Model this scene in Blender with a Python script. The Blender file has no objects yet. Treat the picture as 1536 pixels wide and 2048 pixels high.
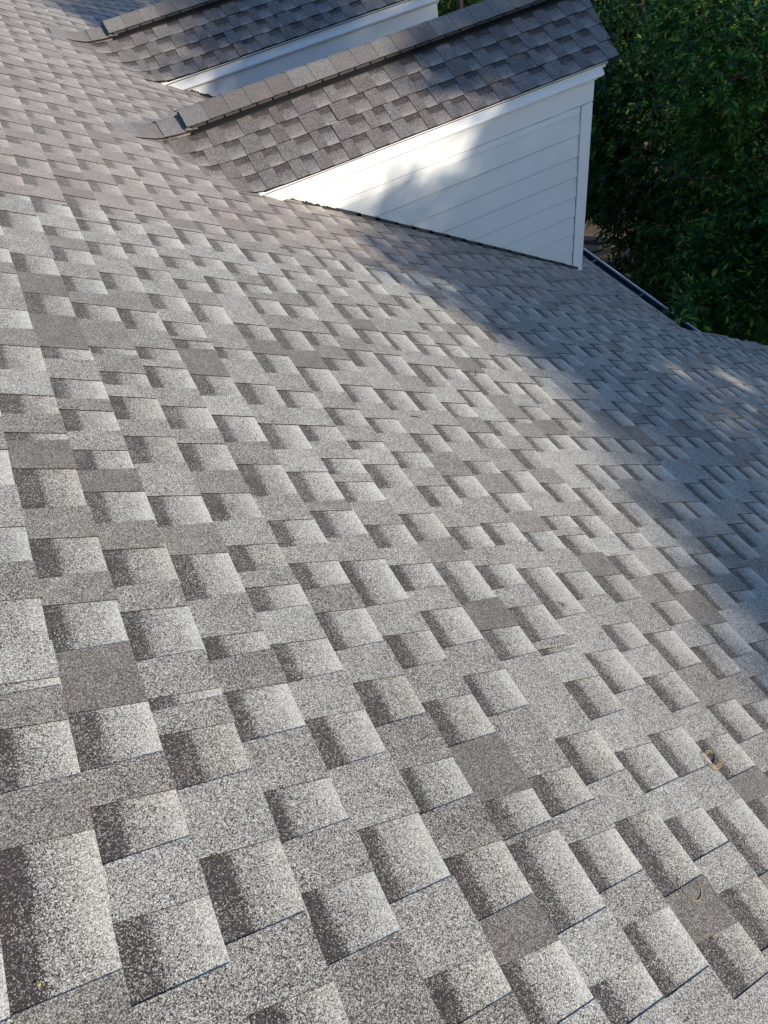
import bpy, bmesh, math, random
import numpy as np
from mathutils import Vector, Matrix

SC = bpy.context.scene
COL = SC.collection
rng = random.Random(11)
nrng = np.random.default_rng(11)
R = math.radians

# ------------------------------------------------------------------ camera, light, exposure
PITCH = 0.5759643687
CP, SP, TP = math.cos(PITCH), math.sin(PITCH), math.tan(PITCH)
CAM = Vector((0.41900146, 0.0, 1.16781504))
RW = [[0.8845924445515183, -0.44312268259431914, -0.1453908360679027],
      [-0.42997944286749223, -0.6542092617423225, -0.6221960467244456],
      [0.18059314979671343, 0.6129049926526802, -0.7692422142769323]]
cam_d = bpy.data.cameras.new('camera')
cam = bpy.data.objects.new('camera', cam_d); COL.objects.link(cam)
rx, dn, fw = [Vector(r) for r in RW]
cam.matrix_world = Matrix(((rx.x, -dn.x, -fw.x, CAM.x), (rx.y, -dn.y, -fw.y, CAM.y), (rx.z, -dn.z, -fw.z, CAM.z), (0, 0, 0, 1)))
cam_d.sensor_fit = 'HORIZONTAL'; cam_d.sensor_width = 36.0; cam_d.lens = 36.0 * 1492.648 / 1536.0
cam_d.clip_start = 0.05; cam_d.clip_end = 2000
SC.camera = cam

SUN_EL, SUN_AZ = R(20), R(40)        # azimuth measured from -Y towards +X
S = Vector((math.cos(SUN_EL) * math.sin(SUN_AZ), -math.cos(SUN_EL) * math.cos(SUN_AZ), math.sin(SUN_EL)))
W = bpy.data.worlds.new("World"); SC.world = W; W.use_nodes = True
nt = W.node_tree; bg = nt.nodes['Background']
sky = nt.nodes.new('ShaderNodeTexSky'); sky.sky_type = 'NISHITA'; sky.sun_disc = False
sky.sun_elevation = SUN_EL; sky.sun_rotation = R(140)
sky.air_density = 1.0; sky.dust_density = 0.3; sky.ozone_density = 4.0
tint = nt.nodes.new('ShaderNodeMix'); tint.data_type = 'RGBA'; tint.blend_type = 'MULTIPLY'; tint.inputs['Factor'].default_value = 1.0
tint.inputs['B'].default_value = (0.96, 1.0, 1.03, 1.0)      # phone white balance: cool shade
nt.links.new(sky.outputs[0], tint.inputs['A']); nt.links.new(tint.outputs['Result'], bg.inputs[0]); bg.inputs[1].default_value = 0.112
sd = bpy.data.lights.new('sun', 'SUN'); sd.energy = 3.5; sd.angle = R(0.55); sd.color = (1.0, 0.89, 0.74)
sun = bpy.data.objects.new('sun', sd); COL.objects.link(sun)
sun.rotation_euler = S.to_track_quat('Z', 'Y').to_euler()
SC.view_settings.view_transform = 'Standard'; SC.view_settings.look = 'None'
SC.view_settings.gamma = 1.0; SC.view_settings.use_curve_mapping = False
SC.view_settings.exposure = 0.76

# ------------------------------------------------------------------ helpers
def tag(o, label=None, cat=None, group=None, kind=None):
    if label: o['label'] = label
    if cat: o['category'] = cat
    if group: o['group'] = group
    if kind: o['kind'] = kind
    return o
def empty(name, loc=(0, 0, 0)):
    o = bpy.data.objects.new(name, None); COL.objects.link(o); o.location = loc
    o.empty_display_size = 0.1
    return o
def link(name, me, mats, parent=None, M=None):
    o = bpy.data.objects.new(name, me); COL.objects.link(o)
    if mats is not None and not me.materials:
        for m in (mats if isinstance(mats, (list, tuple)) else [mats]): me.materials.append(m)
    if M is not None: o.matrix_world = M
    if parent is not None:
        o.parent = parent
        if parent.type == 'EMPTY' or True:
            o.matrix_parent_inverse = Matrix.Translation(parent.location).inverted()
    return o
class MB:
    """collects faces (with a material slot and per-vertex tone) into one mesh"""
    def __init__(s): s.v = []; s.f = []; s.m = []; s.t = []
    def add(s, vs, fs, mi=0, tone=None):
        b = len(s.v); s.v += [tuple(p) for p in vs]
        s.t += tone if tone is not None else [(0.5, 0.0, 0.5)] * len(vs)
        for i, f in enumerate(fs):
            s.f.append(tuple(b + k for k in f)); s.m.append(mi if isinstance(mi, int) else mi[i])
    def mesh(s, name, smooth=False):
        me = bpy.data.meshes.new(name); me.from_pydata(s.v, [], s.f); me.update()
        me.polygons.foreach_set('material_index', s.m)
        if smooth: me.polygons.foreach_set('use_smooth', [True] * len(s.f))
        a = me.attributes.new('tone', 'FLOAT_VECTOR', 'POINT')
        a.data.foreach_set('vector', np.array(s.t, dtype=np.float32).ravel())
        return me
def roofM(u, v, n=0.0):       # roof frame -> world
    return Vector((u * CP + n * SP, v, -u * SP + n * CP))
ROOF_MAT = Matrix(((CP, 0, SP, 0), (0, 1, 0, 0), (-SP, 0, CP, 0), (0, 0, 0, 1)))
def pix(p):
    d = Vector(p) - CAM; z = d.dot(fw)
    if z < 0.05: return None
    return (768 + 1492.648 * d.dot(rx) / z, 1024 + 1492.648 * d.dot(dn) / z)
def poly_prism(poly, axis_vec, name=None):
    """prism from a planar polygon (list of Vector) extruded along axis_vec"""
    n = len(poly); vs = list(poly) + [p + axis_vec for p in poly]
    fs = [tuple(range(n - 1, -1, -1)), tuple(range(n, 2 * n))]
    for i in range(n): j = (i + 1) % n; fs.append((i, j, n + j, n + i))
    return vs, fs
def prism_obj(name, poly, axis_vec, mat, parent, bevel=0.0):
    mb = MB(); vs, fs = poly_prism([Vector(p) for p in poly], Vector(axis_vec)); mb.add(vs, fs)
    me = mb.mesh(name)
    bm = bmesh.new(); bm.from_mesh(me); bmesh.ops.recalc_face_normals(bm, faces=bm.faces)
    if bevel > 0: bmesh.ops.bevel(bm, geom=list(bm.edges), offset=bevel, segments=1, affect='EDGES', clamp_overlap=True)
    bm.to_mesh(me); bm.free()
    return link(name, me, mat, parent)
def box_obj(name, lo, hi, mat, parent, bevel=0.0):
    x0, y0, z0 = lo; x1, y1, z1 = hi
    return prism_obj(name, [(x0, y0, z0), (x1, y0, z0), (x1, y1, z0), (x0, y1, z0)], (0, 0, z1 - z0), mat, parent, bevel)

# ------------------------------------------------------------------ materials
def newmat(name, rough=0.9, spec=0.3):
    m = bpy.data.materials.new(name); m.use_nodes = True
    b = m.node_tree.nodes['Principled BSDF']; b.inputs['Roughness'].default_value = rough
    b.inputs['Specular IOR Level'].default_value = spec
    return m, m.node_tree, b
def nd(t, kind, **kw):
    n = t.nodes.new(kind)
    for k, v in kw.items():
        if k.startswith('i_'):
            key = k[2:]; key = int(key) if key.isdigit() else key.replace('_', ' ')
            n.inputs[key].default_value = v
        else: setattr(n, k, v)
    return n
def mathn(t, op, a, b=None, clamp=False):
    n = t.nodes.new('ShaderNodeMath'); n.operation = op; n.use_clamp = clamp
    for i, x in enumerate((a, b)):
        if x is None: continue
        if isinstance(x, (int, float)): n.inputs[i].default_value = x
        else: t.links.new(x, n.inputs[i])
    return n.outputs[0]
def mixc(t, f, a, b, blend='MIX'):
    n = t.nodes.new('ShaderNodeMix'); n.data_type = 'RGBA'; n.blend_type = blend
    for sock, x in ((n.inputs['Factor'], f), (n.inputs['A'], a), (n.inputs['B'], b)):
        if isinstance(x, (int, float)): sock.default_value = x
        elif isinstance(x, tuple): sock.default_value = (*x, 1.0)
        else: t.links.new(x, sock)
    return n.outputs['Result']
def shingle_mat(name, contrast, light, dark, brown, gscale=420.0, bump=0.35, clump=0.5, sheen=0.10):
    """ceramic granules: tone.x = share of light granules, tone.y = share of plain brown granules, tone.z = hue"""
    m, t, b = newmat(name, 0.88, 0.25)
    b.inputs['Sheen Weight'].default_value = sheen; b.inputs['Sheen Roughness'].default_value = 0.6
    geo = nd(t, 'ShaderNodeNewGeometry'); at = nd(t, 'ShaderNodeAttribute', attribute_name='tone')
    sx = nd(t, 'ShaderNodeSeparateXYZ'); t.links.new(at.outputs['Vector'], sx.inputs[0])
    v1 = nd(t, 'ShaderNodeTexVoronoi', i_Scale=gscale); t.links.new(geo.outputs['Position'], v1.inputs['Vector'])
    v2 = nd(t, 'ShaderNodeTexVoronoi', i_Scale=gscale * clump); t.links.new(geo.outputs['Position'], v2.inputs['Vector'])
    c1 = nd(t, 'ShaderNodeSeparateColor'); t.links.new(v1.outputs['Color'], c1.inputs[0])
    c2 = nd(t, 'ShaderNodeSeparateColor'); t.links.new(v2.outputs['Color'], c2.inputs[0])
    nz = nd(t, 'ShaderNodeTexNoise', i_Scale=22.0, i_Detail=4.0); t.links.new(geo.outputs['Position'], nz.inputs['Vector'])
    # share of light granules, mottled by a broad noise
    lf = mathn(t, 'ADD', sx.outputs[0], mathn(t, 'MULTIPLY', mathn(t, 'SUBTRACT', nz.outputs['Fac'], 0.5), 0.30))
    d1 = mathn(t, 'MULTIPLY', mathn(t, 'SUBTRACT', lf, c1.outputs[0]), 14.0)
    d2 = mathn(t, 'MULTIPLY', mathn(t, 'SUBTRACT', lf, c2.outputs[0]), 14.0)
    s1 = mathn(t, 'ADD', d1, 0.5, True); s2 = mathn(t, 'ADD', d2, 0.5, True)
    f = mathn(t, 'ADD', mathn(t, 'MULTIPLY', s1, 0.7), mathn(t, 'MULTIPLY', s2, 0.3))
    # pull towards the mean for plain tabs
    k = mathn(t, 'MULTIPLY', contrast, mathn(t, 'SUBTRACT', 1.0, mathn(t, 'MULTIPLY', sx.outputs[1], 0.25)))
    f = mathn(t, 'ADD', mathn(t, 'MULTIPLY', f, k), mathn(t, 'MULTIPLY', lf, mathn(t, 'SUBTRACT', 1.0, k)), True)
    lcol = mixc(t, c1.outputs[1], light[0], light[1])
    dcol = mixc(t, c1.outputs[2], dark[0], dark[1])
    col = mixc(t, f, dcol, lcol)
    tan = mathn(t, 'GREATER_THAN', c1.outputs[1], 0.95)
    col = mixc(t, mathn(t, 'MULTIPLY', tan, 0.55), col, (0.30, 0.20, 0.12))
    hue = mixc(t, sx.outputs[2], (1.04, 0.985, 0.93), (0.97, 1.0, 0.99))
    col = mixc(t, 1.0, col, hue, 'MULTIPLY')
    col = mixc(t, sx.outputs[1], col, mixc(t, mathn(t, 'ADD', mathn(t, 'MULTIPLY', f, 0.8), 0.1), brown[0], brown[1]))
    # broad weathering, metres across
    nw = nd(t, 'ShaderNodeTexNoise', i_Scale=1.7, i_Detail=3.0); t.links.new(geo.outputs['Position'], nw.inputs['Vector'])
    wv = nd(t, 'ShaderNodeMapRange'); wv.inputs['From Min'].default_value = 0.3; wv.inputs['From Max'].default_value = 0.7
    wv.inputs['To Min'].default_value = 0.9; wv.inputs['To Max'].default_value = 1.1
    t.links.new(nw.outputs['Fac'], wv.inputs[0])
    vm = nd(t, 'ShaderNodeVectorMath', operation='SCALE'); t.links.new(col, vm.inputs[0]); t.links.new(wv.outputs[0], vm.inputs['Scale'])
    t.links.new(vm.outputs[0], b.inputs['Base Color'])
    bp = nd(t, 'ShaderNodeBump'); bp.inputs['Strength'].default_value = bump; bp.inputs['Distance'].default_value = 0.0012
    t.links.new(mathn(t, 'ADD', v1.outputs['Distance'], c1.outputs[0]), bp.inputs['Height'])
    t.links.new(bp.outputs[0], b.inputs['Normal'])
    return m
LIGHT = ((0.76, 0.75, 0.70), (0.30, 0.30, 0.285)); DARK = ((0.014, 0.012, 0.015), (0.066, 0.057, 0.060))
BROWN = ((0.036, 0.031, 0.027), (0.34, 0.305, 0.27))
M_NEAR = shingle_mat('granules_grey', 1.0, LIGHT, DARK, BROWN, 720, 0.5, 0.60, 0.10)
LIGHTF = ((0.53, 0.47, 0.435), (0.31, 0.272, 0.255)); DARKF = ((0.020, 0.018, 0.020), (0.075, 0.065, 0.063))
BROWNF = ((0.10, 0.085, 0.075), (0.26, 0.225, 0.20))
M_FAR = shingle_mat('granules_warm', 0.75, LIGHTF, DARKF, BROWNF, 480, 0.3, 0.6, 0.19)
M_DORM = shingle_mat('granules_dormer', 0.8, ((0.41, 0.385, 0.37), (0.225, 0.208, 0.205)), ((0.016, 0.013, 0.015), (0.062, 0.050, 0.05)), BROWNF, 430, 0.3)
M_CAP = shingle_mat('granules_cap', 0.7, ((0.38, 0.365, 0.35), (0.22, 0.215, 0.21)), ((0.06, 0.05, 0.05), (0.13, 0.11, 0.105)), BROWNF, 430, 0.3)
M_EDGE, t_, b_ = newmat('asphalt_edge', 1.0, 0.0); b_.inputs['Base Color'].default_value = (0.036, 0.027, 0.020, 1)
M_DECK, t_, b_ = newmat('roof_deck', 0.95, 0.1); b_.inputs['Base Color'].default_value = (0.03, 0.028, 0.028, 1)

def painted(name, col, rough=0.35, dirt=0.06):
    m, t, b = newmat(name, rough, 0.5)
    geo = nd(t, 'ShaderNodeNewGeometry')
    n1 = nd(t, 'ShaderNodeTexNoise', i_Scale=3.0, i_Detail=5.0); t.links.new(geo.outputs['Position'], n1.inputs['Vector'])
    mp = nd(t, 'ShaderNodeMapping'); mp.inputs['Scale'].default_value = (6, 60, 90); t.links.new(geo.outputs['Position'], mp.inputs['Vector'])
    n2 = nd(t, 'ShaderNodeTexNoise', i_Scale=2.0, i_Detail=4.0); t.links.new(mp.outputs[0], n2.inputs['Vector'])
    f = mathn(t, 'MULTIPLY', mathn(t, 'ADD', mathn(t, 'SUBTRACT', n1.outputs['Fac'], 0.35), mathn(t, 'MULTIPLY', n2.outputs['Fac'], 0.5)), dirt * 3, True)
    c = mixc(t, f, col, (col[0] * .62, col[1] * .60, col[2] * .54))
    t.links.new(c, b.inputs['Base Color'])
    bp = nd(t, 'ShaderNodeBump'); bp.inputs['Strength'].default_value = 0.12; bp.inputs['Distance'].default_value = 0.001
    t.links.new(n2.outputs['Fac'], bp.inputs['Height']); t.links.new(bp.outputs[0], b.inputs['Normal'])
    return m
M_WHITE = painted('white_trim_paint', (0.84, 0.85, 0.84), 0.30)
M_SIDING = painted('white_siding_paint', (0.76, 0.785, 0.775), 0.32, 0.08)
M_VENTDARK, t_, b_ = newmat('vent_plastic_and_shadow', 0.6, 0.4); b_.inputs['Base Color'].default_value = (0.012, 0.012, 0.013, 1)
M_VENT2, t_, b_ = newmat('dark_vent_baffle', 0.55, 0.4); b_.inputs['Base Color'].default_value = (0.045, 0.045, 0.048, 1)
M_FLASH = painted('dark_grey_flashing', (0.05, 0.055, 0.065), 0.45, 0.05)
M_GUT = painted('dark_gutter_metal', (0.04, 0.05, 0.075), 0.4, 0.08)
M_GUTLIP = painted('pale_gutter_lip', (0.75, 0.75, 0.77), 0.4, 0.05)
M_SEAL, t_, b_ = newmat('dried_sealant', 0.9, 0.2); b_.inputs['Base Color'].default_value = (0.03, 0.028, 0.024, 1)
M_BAND, t_, b_ = newmat('tan_string', 0.6, 0.3); b_.inputs['Base Color'].default_value = (0.48, 0.36, 0.20, 1)
M_BACK, t_, b_ = newmat('grey_lap_shadow', 0.9, 0.2); b_.inputs['Base Color'].default_value = (0.26, 0.26, 0.26, 1)

# ------------------------------------------------------------------ ground
def ground_mat():
    m, t, b = newmat('ground_litter', 0.95, 0.1)
    geo = nd(t, 'ShaderNodeNewGeometry')
    n1 = nd(t, 'ShaderNodeTexNoise', i_Scale=0.35, i_Detail=6.0); t.links.new(geo.outputs['Position'], n1.inputs['Vector'])
    n2 = nd(t, 'ShaderNodeTexNoise', i_Scale=9.0, i_Detail=6.0); t.links.new(geo.outputs['Position'], n2.inputs['Vector'])
    f1 = mathn(t, 'MULTIPLY', mathn(t, 'SUBTRACT', n1.outputs['Fac'], 0.42), 5.0, True)
    grass = mixc(t, n2.outputs['Fac'], (0.015, 0.035, 0.008), (0.06, 0.10, 0.025))
    litter = mixc(t, n2.outputs['Fac'], (0.05, 0.028, 0.015), (0.26, 0.14, 0.07))
    t.links.new(mixc(t, f1, grass, litter), b.inputs['Base Color'])
    return m
GZ = -7.0
mb = MB(); mb.add([(-150, -150, GZ), (150, -150, GZ), (150, 150, GZ), (-150, 150, GZ)], [(0, 1, 2, 3)])
tag(link('ground', mb.mesh('ground'), ground_mat()), kind='structure')
m_path, t, b = newmat('bare_earth_path', 0.95, 0.1)
geo = nd(t, 'ShaderNodeNewGeometry'); n1 = nd(t, 'ShaderNodeTexNoise', i_Scale=3.0, i_Detail=8.0); t.links.new(geo.outputs['Position'], n1.inputs['Vector'])
t.links.new(mixc(t, n1.outputs['Fac'], (0.17, 0.115, 0.075), (0.40, 0.29, 0.20)), b.inputs['Base Color'])
mb = MB(); pv = []
for i in range(25):
    y = -20 + i * 2.5; xc = 9.6 + 0.6 * math.sin(y * 0.23)
    pv += [(xc - 1.9 + rng.uniform(-.15, .15), y, GZ + 0.004), (xc + 1.9 + rng.uniform(-.15, .15), y, GZ + 0.004)]
mb.add(pv, [(2 * i, 2 * i + 1, 2 * i + 3, 2 * i + 2) for i in range(24)])
tag(link('path', mb.mesh('path'), m_path), kind='structure')

# ------------------------------------------------------------------ shingles
E = 0.143
VAL = "-1:382,602 697,812;0:338,448 542,635 708,822 965,1083 1164,1278 1384,1525 1640,1671 1754,1841;1:370,502 635,742 802,825 921,1047 1124,1235 1327,1437 1527,1605 1690,1785 1840,1938 2045,2109 2311,2449 2597,2740 2958,3110;2:290,398 494,586 698,809 899,954 1067,1206 1310,1419 1557,1673 1754,1865 1930,1996 2102,2138 2316,2421 2502,2617 2733,2852 3162,3262;4:74,181 259,373 467,560 668,779 875,987 1066,1155 1219,1315 1420,1559 1665,1800 1907,2026 2194,2247 2270,2370 2462,2572 2688,2791 2911,3005 3125,3240;3:140,212 338,470 603,712 814,911 1012,1085 1140,1230 1325,1429 1527,1650 1721,1833 1931,2052 2097,2167 2284,2420 2564,2695 2843,2958 3057,3164 3189,3291;5:25,92 189,354 370,449 585,696 797,893 992,1149 1244,1350 1392,1526 1638,1767 1875,1995 2153,2223 2402,2544 2655,2740 2840,2943 3040,3151;6:27,147 219,315 381,468 631,743 836,953 1030,1120 1194,1284 1389,1480 1520,1597 1687,1772 1870,1974 2084,2213 2314,2428 2664,2809 2902,3001 3115,3273;7:-29,67 163,323 418,535 770,866 968,1120 1216,1328 1452,1571 1649,1694 1782,1884 1986,2144 2267,2422 2540,2671 2727,2802 2891,2997 3100,3228;8:6,121 197,288 358,463 560,670 763,779 809,928 1004,1094 1167,1262 1362,1459 1557,1642 1749,1837 1935,2047 2144,2232 2327,2431 2544,2658 2775,2937 3055,3182;9:117,271 365,480 611,741 873,1069 1175,1274 1403,1515 1647,1753 1901,2037 2197,2323 2425,2546 2677,2818 3092,3199 3294,3367;10:161,253 322,426 523,632 729,821 928,1036 1136,1224 1324,1422 1525,1599 1715,1817 1914,2038 2158,2317 2395,2516 2611,2741 2831,2923 3017,3114;11:222,302 392,507 637,767 900,1007 1107,1197 1230,1296 1425,1544 1682,1780 1883,1978 2091,2263 2370,2522 2657,2773 2942,3057 3149,3267;12:404,481 578,693 784,875 983,1088 1182,1291 1370,1474 1767,1866 1964,2084 2168,2265 2357,2448 2458,2561 2701,2824 2931,3049 3154,3275;14:556,665 808,922 1006,1108 1220,1354 1433,1589 1693,1793 1897,1997 2093,2186 2299,2385 2496,2614 2903,3014 3120,3257;15:621,726 828,872 952,1062 1153,1258 1498,1584 1690,1782 1831,1918 2030,2197 2306,2435 2600,2735 2886,3020;16:873,975 1040,1144 1243,1347 1490,1595 1686,1791 1900,2080 2185,2274 2354,2468 2581,2692 3139,3221;13:477,556 632,759 899,991 1110,1193 1293,1443 1671,1767 2069,2247 2374,2484 2608,2671 2810,2947 3074,3241;17:1013,1151 2013,2099 2357,2474 2645,2761 2798,2896 3021,3169;18:2366,2496 2618,2750 2875,3004 3207,3308;19:3039,3119;20:2818,2923"
VALLEYS = {int(c.split(':')[0]): [tuple(float(a) / 1000 for a in p.split(',')) for p in c.split(':')[1].split()] for c in VAL.split(';')}
ROWS = (-0.022, 0.0, 0.043, 0.058, 0.100, E)
VLF = (0.03, 0.07, 0.10, 0.42, 0.56, 0.86)
DARKW = (0.044, 0.049, 0.036, 0.056, 0.040, 0.052)
VALLEYS[-1] = [(0.382, 0.488), (0.4885, 0.602), (0.697, 0.812)]
def rowz(x, kind):
    z = 0.0005 + 0.0058 * max(0.0, x) / E
    return z + (0.0027 if kind == 'tooth' else 0.0)
def tone_of(kind, cat):
    """cat: index into a few families of granule blends"""
    if kind == 'tooth':
        lf, br, hue = [(0.50, 0.0, 0.7), (0.43, 0.0, 0.5), (0.36, 0.12, 0.4), (0.31, 0.6, 0.4), (0.57, 0.0, 0.8), (0.40, 0.35, 0.3)][cat]
        return [(lf, br, hue)] * len(ROWS)
    top, bot, hue = [(0.0, 0.0, 0.35), (0.04, 0.06, 0.6), (-0.02, 0.04, 0.8), (0.05, -0.12, 0.25), (0.0, 0.12, 0.6), (0.02, -0.05, 0.45)][cat]
    return [(VLF[i] + top + (bot - top) * ROWS[max(i, 1)] / E, 0.0, hue) for i in range(len(ROWS))]
def piece_geo(kind, w, cat, du=0.0, nseg=1):
    """local x = down the slope, y = along the course, z = out of the roof"""
    vs, fs, mi, tn = [], [], [], []
    tones = tone_of(kind, cat)
    n = len(ROWS)
    ys = [(-0.5 + j / nseg) for j in range(nseg + 1)]
    rows = ROWS if kind == 'tooth' else (ROWS[0], 0.0, DARKW[cat] - .005, DARKW[cat] + 0.011, 0.102, E)
    for i, x in enumerate(rows):
        if kind == 'tooth': ww = w - 0.006 + 0.010 * max(0, x) / E
        else: ww = w + 0.024
        for q in ys:
            vs.append((x + (du if i == n - 1 else 0), q * ww, rowz(x, kind))); tn.append(tones[i])
    c = nseg + 1
    for i in range(n - 1):
        for j in range(nseg):
            a = i * c + j; fs.append((a, a + c, a + c + 1, a + 1)); mi.append(0)
    base = len(vs)                       # skirt: butt and both sides
    ring = [i * c for i in range(n)] + [(n - 1) * c + j for j in range(1, nseg)] + [i * c + nseg for i in range(n - 1, -1, -1)]
    for r in ring: x, y, z = vs[r]; vs.append((x, y, -0.004)); tn.append(tn[r])
    for q in range(len(ring) - 1):
        fs.append((ring[q], base + q, base + q + 1, ring[q + 1])); mi.append(1)
    return vs, fs, mi, tn
CACHE = {}
def piece_mesh(kind, w, cat, mat):
    wq = max(1, round(w / 0.004)) * 0.004; key = (kind, wq, cat, mat.name)
    if key not in CACHE:
        vs, fs, mi, tn = piece_geo(kind, wq, cat)
        mb = MB(); mb.add(vs, fs, mi, tn); me = mb.mesh('shingle'); me.materials.append(mat); me.materials.append(M_EDGE)
        CACHE[key] = me
    return CACHE[key]
def pick_cat(kind):
    if kind == 'tooth': return rng.choices(range(6), (28, 26, 16, 13, 9, 12))[0]
    return rng.choices(range(6), (25, 18, 16, 12, 15, 14))[0]
def layout(v0, v1, fixed=(), sc=1.0):
    """teeth and the dark-topped gaps between them, as (kind, a, b)"""
    out = []; v = v0; fx = [f for f in fixed if f[1] > v0 and f[0] < v1]; i = 0
    spans = []
    while v < v1 - 0.02:
        nxt = fx[i] if i < len(fx) else None
        if nxt and nxt[0] - v < 0.27:
            spans.append((v, nxt[0], nxt[1])); v = nxt[1]; i += 1; continue
        tw = rng.choice((0.075, 0.09, 0.1, 0.11, 0.13, 0.15)) + rng.uniform(-.01, .01); gw = rng.uniform(0.085, 0.135); tw *= sc; gw *= sc
        if rng.random() < 0.05: gw = rng.uniform(0.02, 0.035)
        if nxt and v + tw + gw > nxt[0] - 0.05: spans.append((v, nxt[0], nxt[1])); v = nxt[1]; i += 1; continue
        spans.append((v, v + tw, v + tw + gw)); v += tw + gw
    for a, b, c in spans:
        if b - a > 0.006: out.append(('tooth', a, min(b, v1)))
        if b < v1 and min(c, v1) - b > 0.01: out.append(('gap', b, min(c, v1)))
    return out
def add_stuff(mb, Mx, kind, w, cat):
    vs, fs, mi, tn = piece_geo(kind, w, cat)
    mb.add([Mx @ Vector(p) for p in vs], fs, mi, tn)
BROWN_AT = [(190,1367),(700,1140),(862,1290),(1378,1205),(978,1568),(1010,1853),(1420,1700),(745,1776),(962,1250),(1158,1120),(1245,1230),(1130,1300),(1400,1845),(1480,1640),(1474,1600),(1498,1583),(1501,1597),(589,712),(625,811),(700,890),(945,737),(978,810),(1168,1093),(1083,1040),(1120,1020),(117,900),(160,960),(217,975),(410,733),(447,738),(480,770),(400,1010),(340,560),(100,560),(100,650),(20,620),(630,600),(520,700),(612,720),(735,655),(820,700),(860,870),(1010,900),(1060,1020),(1110,850),(1190,780),(1270,860),(1300,900),(1330,960),(1380,1000),(1210,1140)]
def build_roof(name, mat, k0, k1, span, lift, fixed, skip, seed, dark_first=False):
    """one roof field; the 300 pieces that show largest are parts, the others one part"""
    rng.seed(seed)
    root_me = MB()
    pcs = []
    for k in range(k0, k1):
        a, b = span(k)
        a += rng.uniform(-0.018, 0.018) if lift > 0 else 0; b += rng.uniform(-0.012, 0.022)
        if fixed is None: fx = ()
        else: fx = fixed.get(k, ())
        start = a - rng.uniform(0, 0.15)
        for kind, v0, v1 in layout(start, b, fx):
            if v1 < a or skip(k, (v0 + v1) / 2): continue
            w = v1 - v0; vm = (v0 + v1) / 2
            cat = pick_cat(kind)
            u = k * E + rng.uniform(-0.0025, 0.0025)
            n = lift + 0.0015 * math.sin(u * 2.1 + vm * 1.3) + 0.0012 * math.sin(vm * 3.7 - u) + rng.uniform(-.0003, .0003)
            c = roofM(u + E / 2, vm, n)
            p = pix(c); area = 0
            if p:
                corners = [pix(roofM(u + du, vm + dv, n)) for du, dv in ((0, -w / 2), (E, -w / 2), (E, w / 2), (0, w / 2))]
                if all(corners) and -60 < p[0] < 1596 and -60 < p[1] < 2108:
                    area = abs(sum(corners[i][0] * corners[(i + 1) % 4][1] - corners[(i + 1) % 4][0] * corners[i][1] for i in range(4))) / 2
                    if kind == 'tooth' and fixed is not None:
                        cat = rng.choices((0, 1, 2, 4, 5), (34, 28, 14, 12, 12))[0]
                        for bx, by in BROWN_AT:
                            if abs(p[0] - bx) < abs(corners[0][0] - corners[1][0]) * .40 and abs(p[1] - by) < 0.42 * abs(corners[0][1] - corners[3][1]): cat = 3
            Mx = ROOF_MAT @ Matrix.Translation((u, vm, n)) @ Matrix.Rotation(rng.uniform(-.006, .006), 4, 'Z')
            pcs.append((area, kind, w, cat, Mx))
    pcs.sort(key=lambda q: -q[0])
    # the deck under the shingles is the roof itself
    mb = MB(); a0, b0 = span(k0); a1, b1 = span(k1 - 1)
    quad = [roofM(k0 * E, a0, lift - .004), roofM(k1 * E - .012, a0, lift - .004), roofM(k1 * E - .012, b0, lift - .004), roofM(k0 * E, b0, lift - .004)]
    vs, fs = poly_prism(quad, roofM(0, 0, -0.05)); mb.add(vs, fs)
    roof = tag(link(name, mb.mesh(name), M_DECK), kind='structure')
    st = MB()
    for i, (area, kind, w, cat, Mx) in enumerate(pcs):
        if i < 300 and area > 0: link('shingle', piece_mesh(kind, w, cat, mat), None, roof, Mx)
        else: add_stuff(st, Mx, kind, w, cat)
    o = link('shingle_field', st.mesh('shingle_field'), (mat, M_EDGE), roof); o['kind'] = 'stuff'
    return roof

FOLD = 3.28
YE, ZE, YR, QP, YD, XW, XR, XO, DD = 4.0446805, -0.8459769, 4.7037265, 0.3657023, 4.1253734, 3.6407, 3.7624, 0.1453, 2.0593969
ZR = ZE + (YR - YE) * math.tan(QP); HALF = YR - YE; LS = HALF / math.cos(QP)
YD2 = 2 * YR - YD
def under_dormer(k, v):
    x = (k + 0.5) * E * CP
    for i in (0, 1):
        y = v - i * DD
        if YD + 0.06 < y < YD2 - 0.06 and 1.75 < x < XW - 0.08: return True
    return False
build_roof('roof_near', M_NEAR, -12, 47, lambda k: (-2.2, FOLD), 0.009, VALLEYS, lambda k, v: False, 5)
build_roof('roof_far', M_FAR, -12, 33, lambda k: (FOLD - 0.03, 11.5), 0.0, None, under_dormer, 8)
# other side of the main ridge, seen by nobody from here
mb = MB(); q = [roofM(-12 * E, -2.2, .002), roofM(-12 * E, 11.5, .002)]
vs, fs = poly_prism([q[0], q[1], q[1] + Vector((-3.6, 0, -2.3)), q[0] + Vector((-3.6, 0, -2.3))], Vector((0, 0, -0.05))); mb.add(vs, fs)
tag(link('roof_back', mb.mesh('roof_back'), M_FAR), kind='structure')

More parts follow.
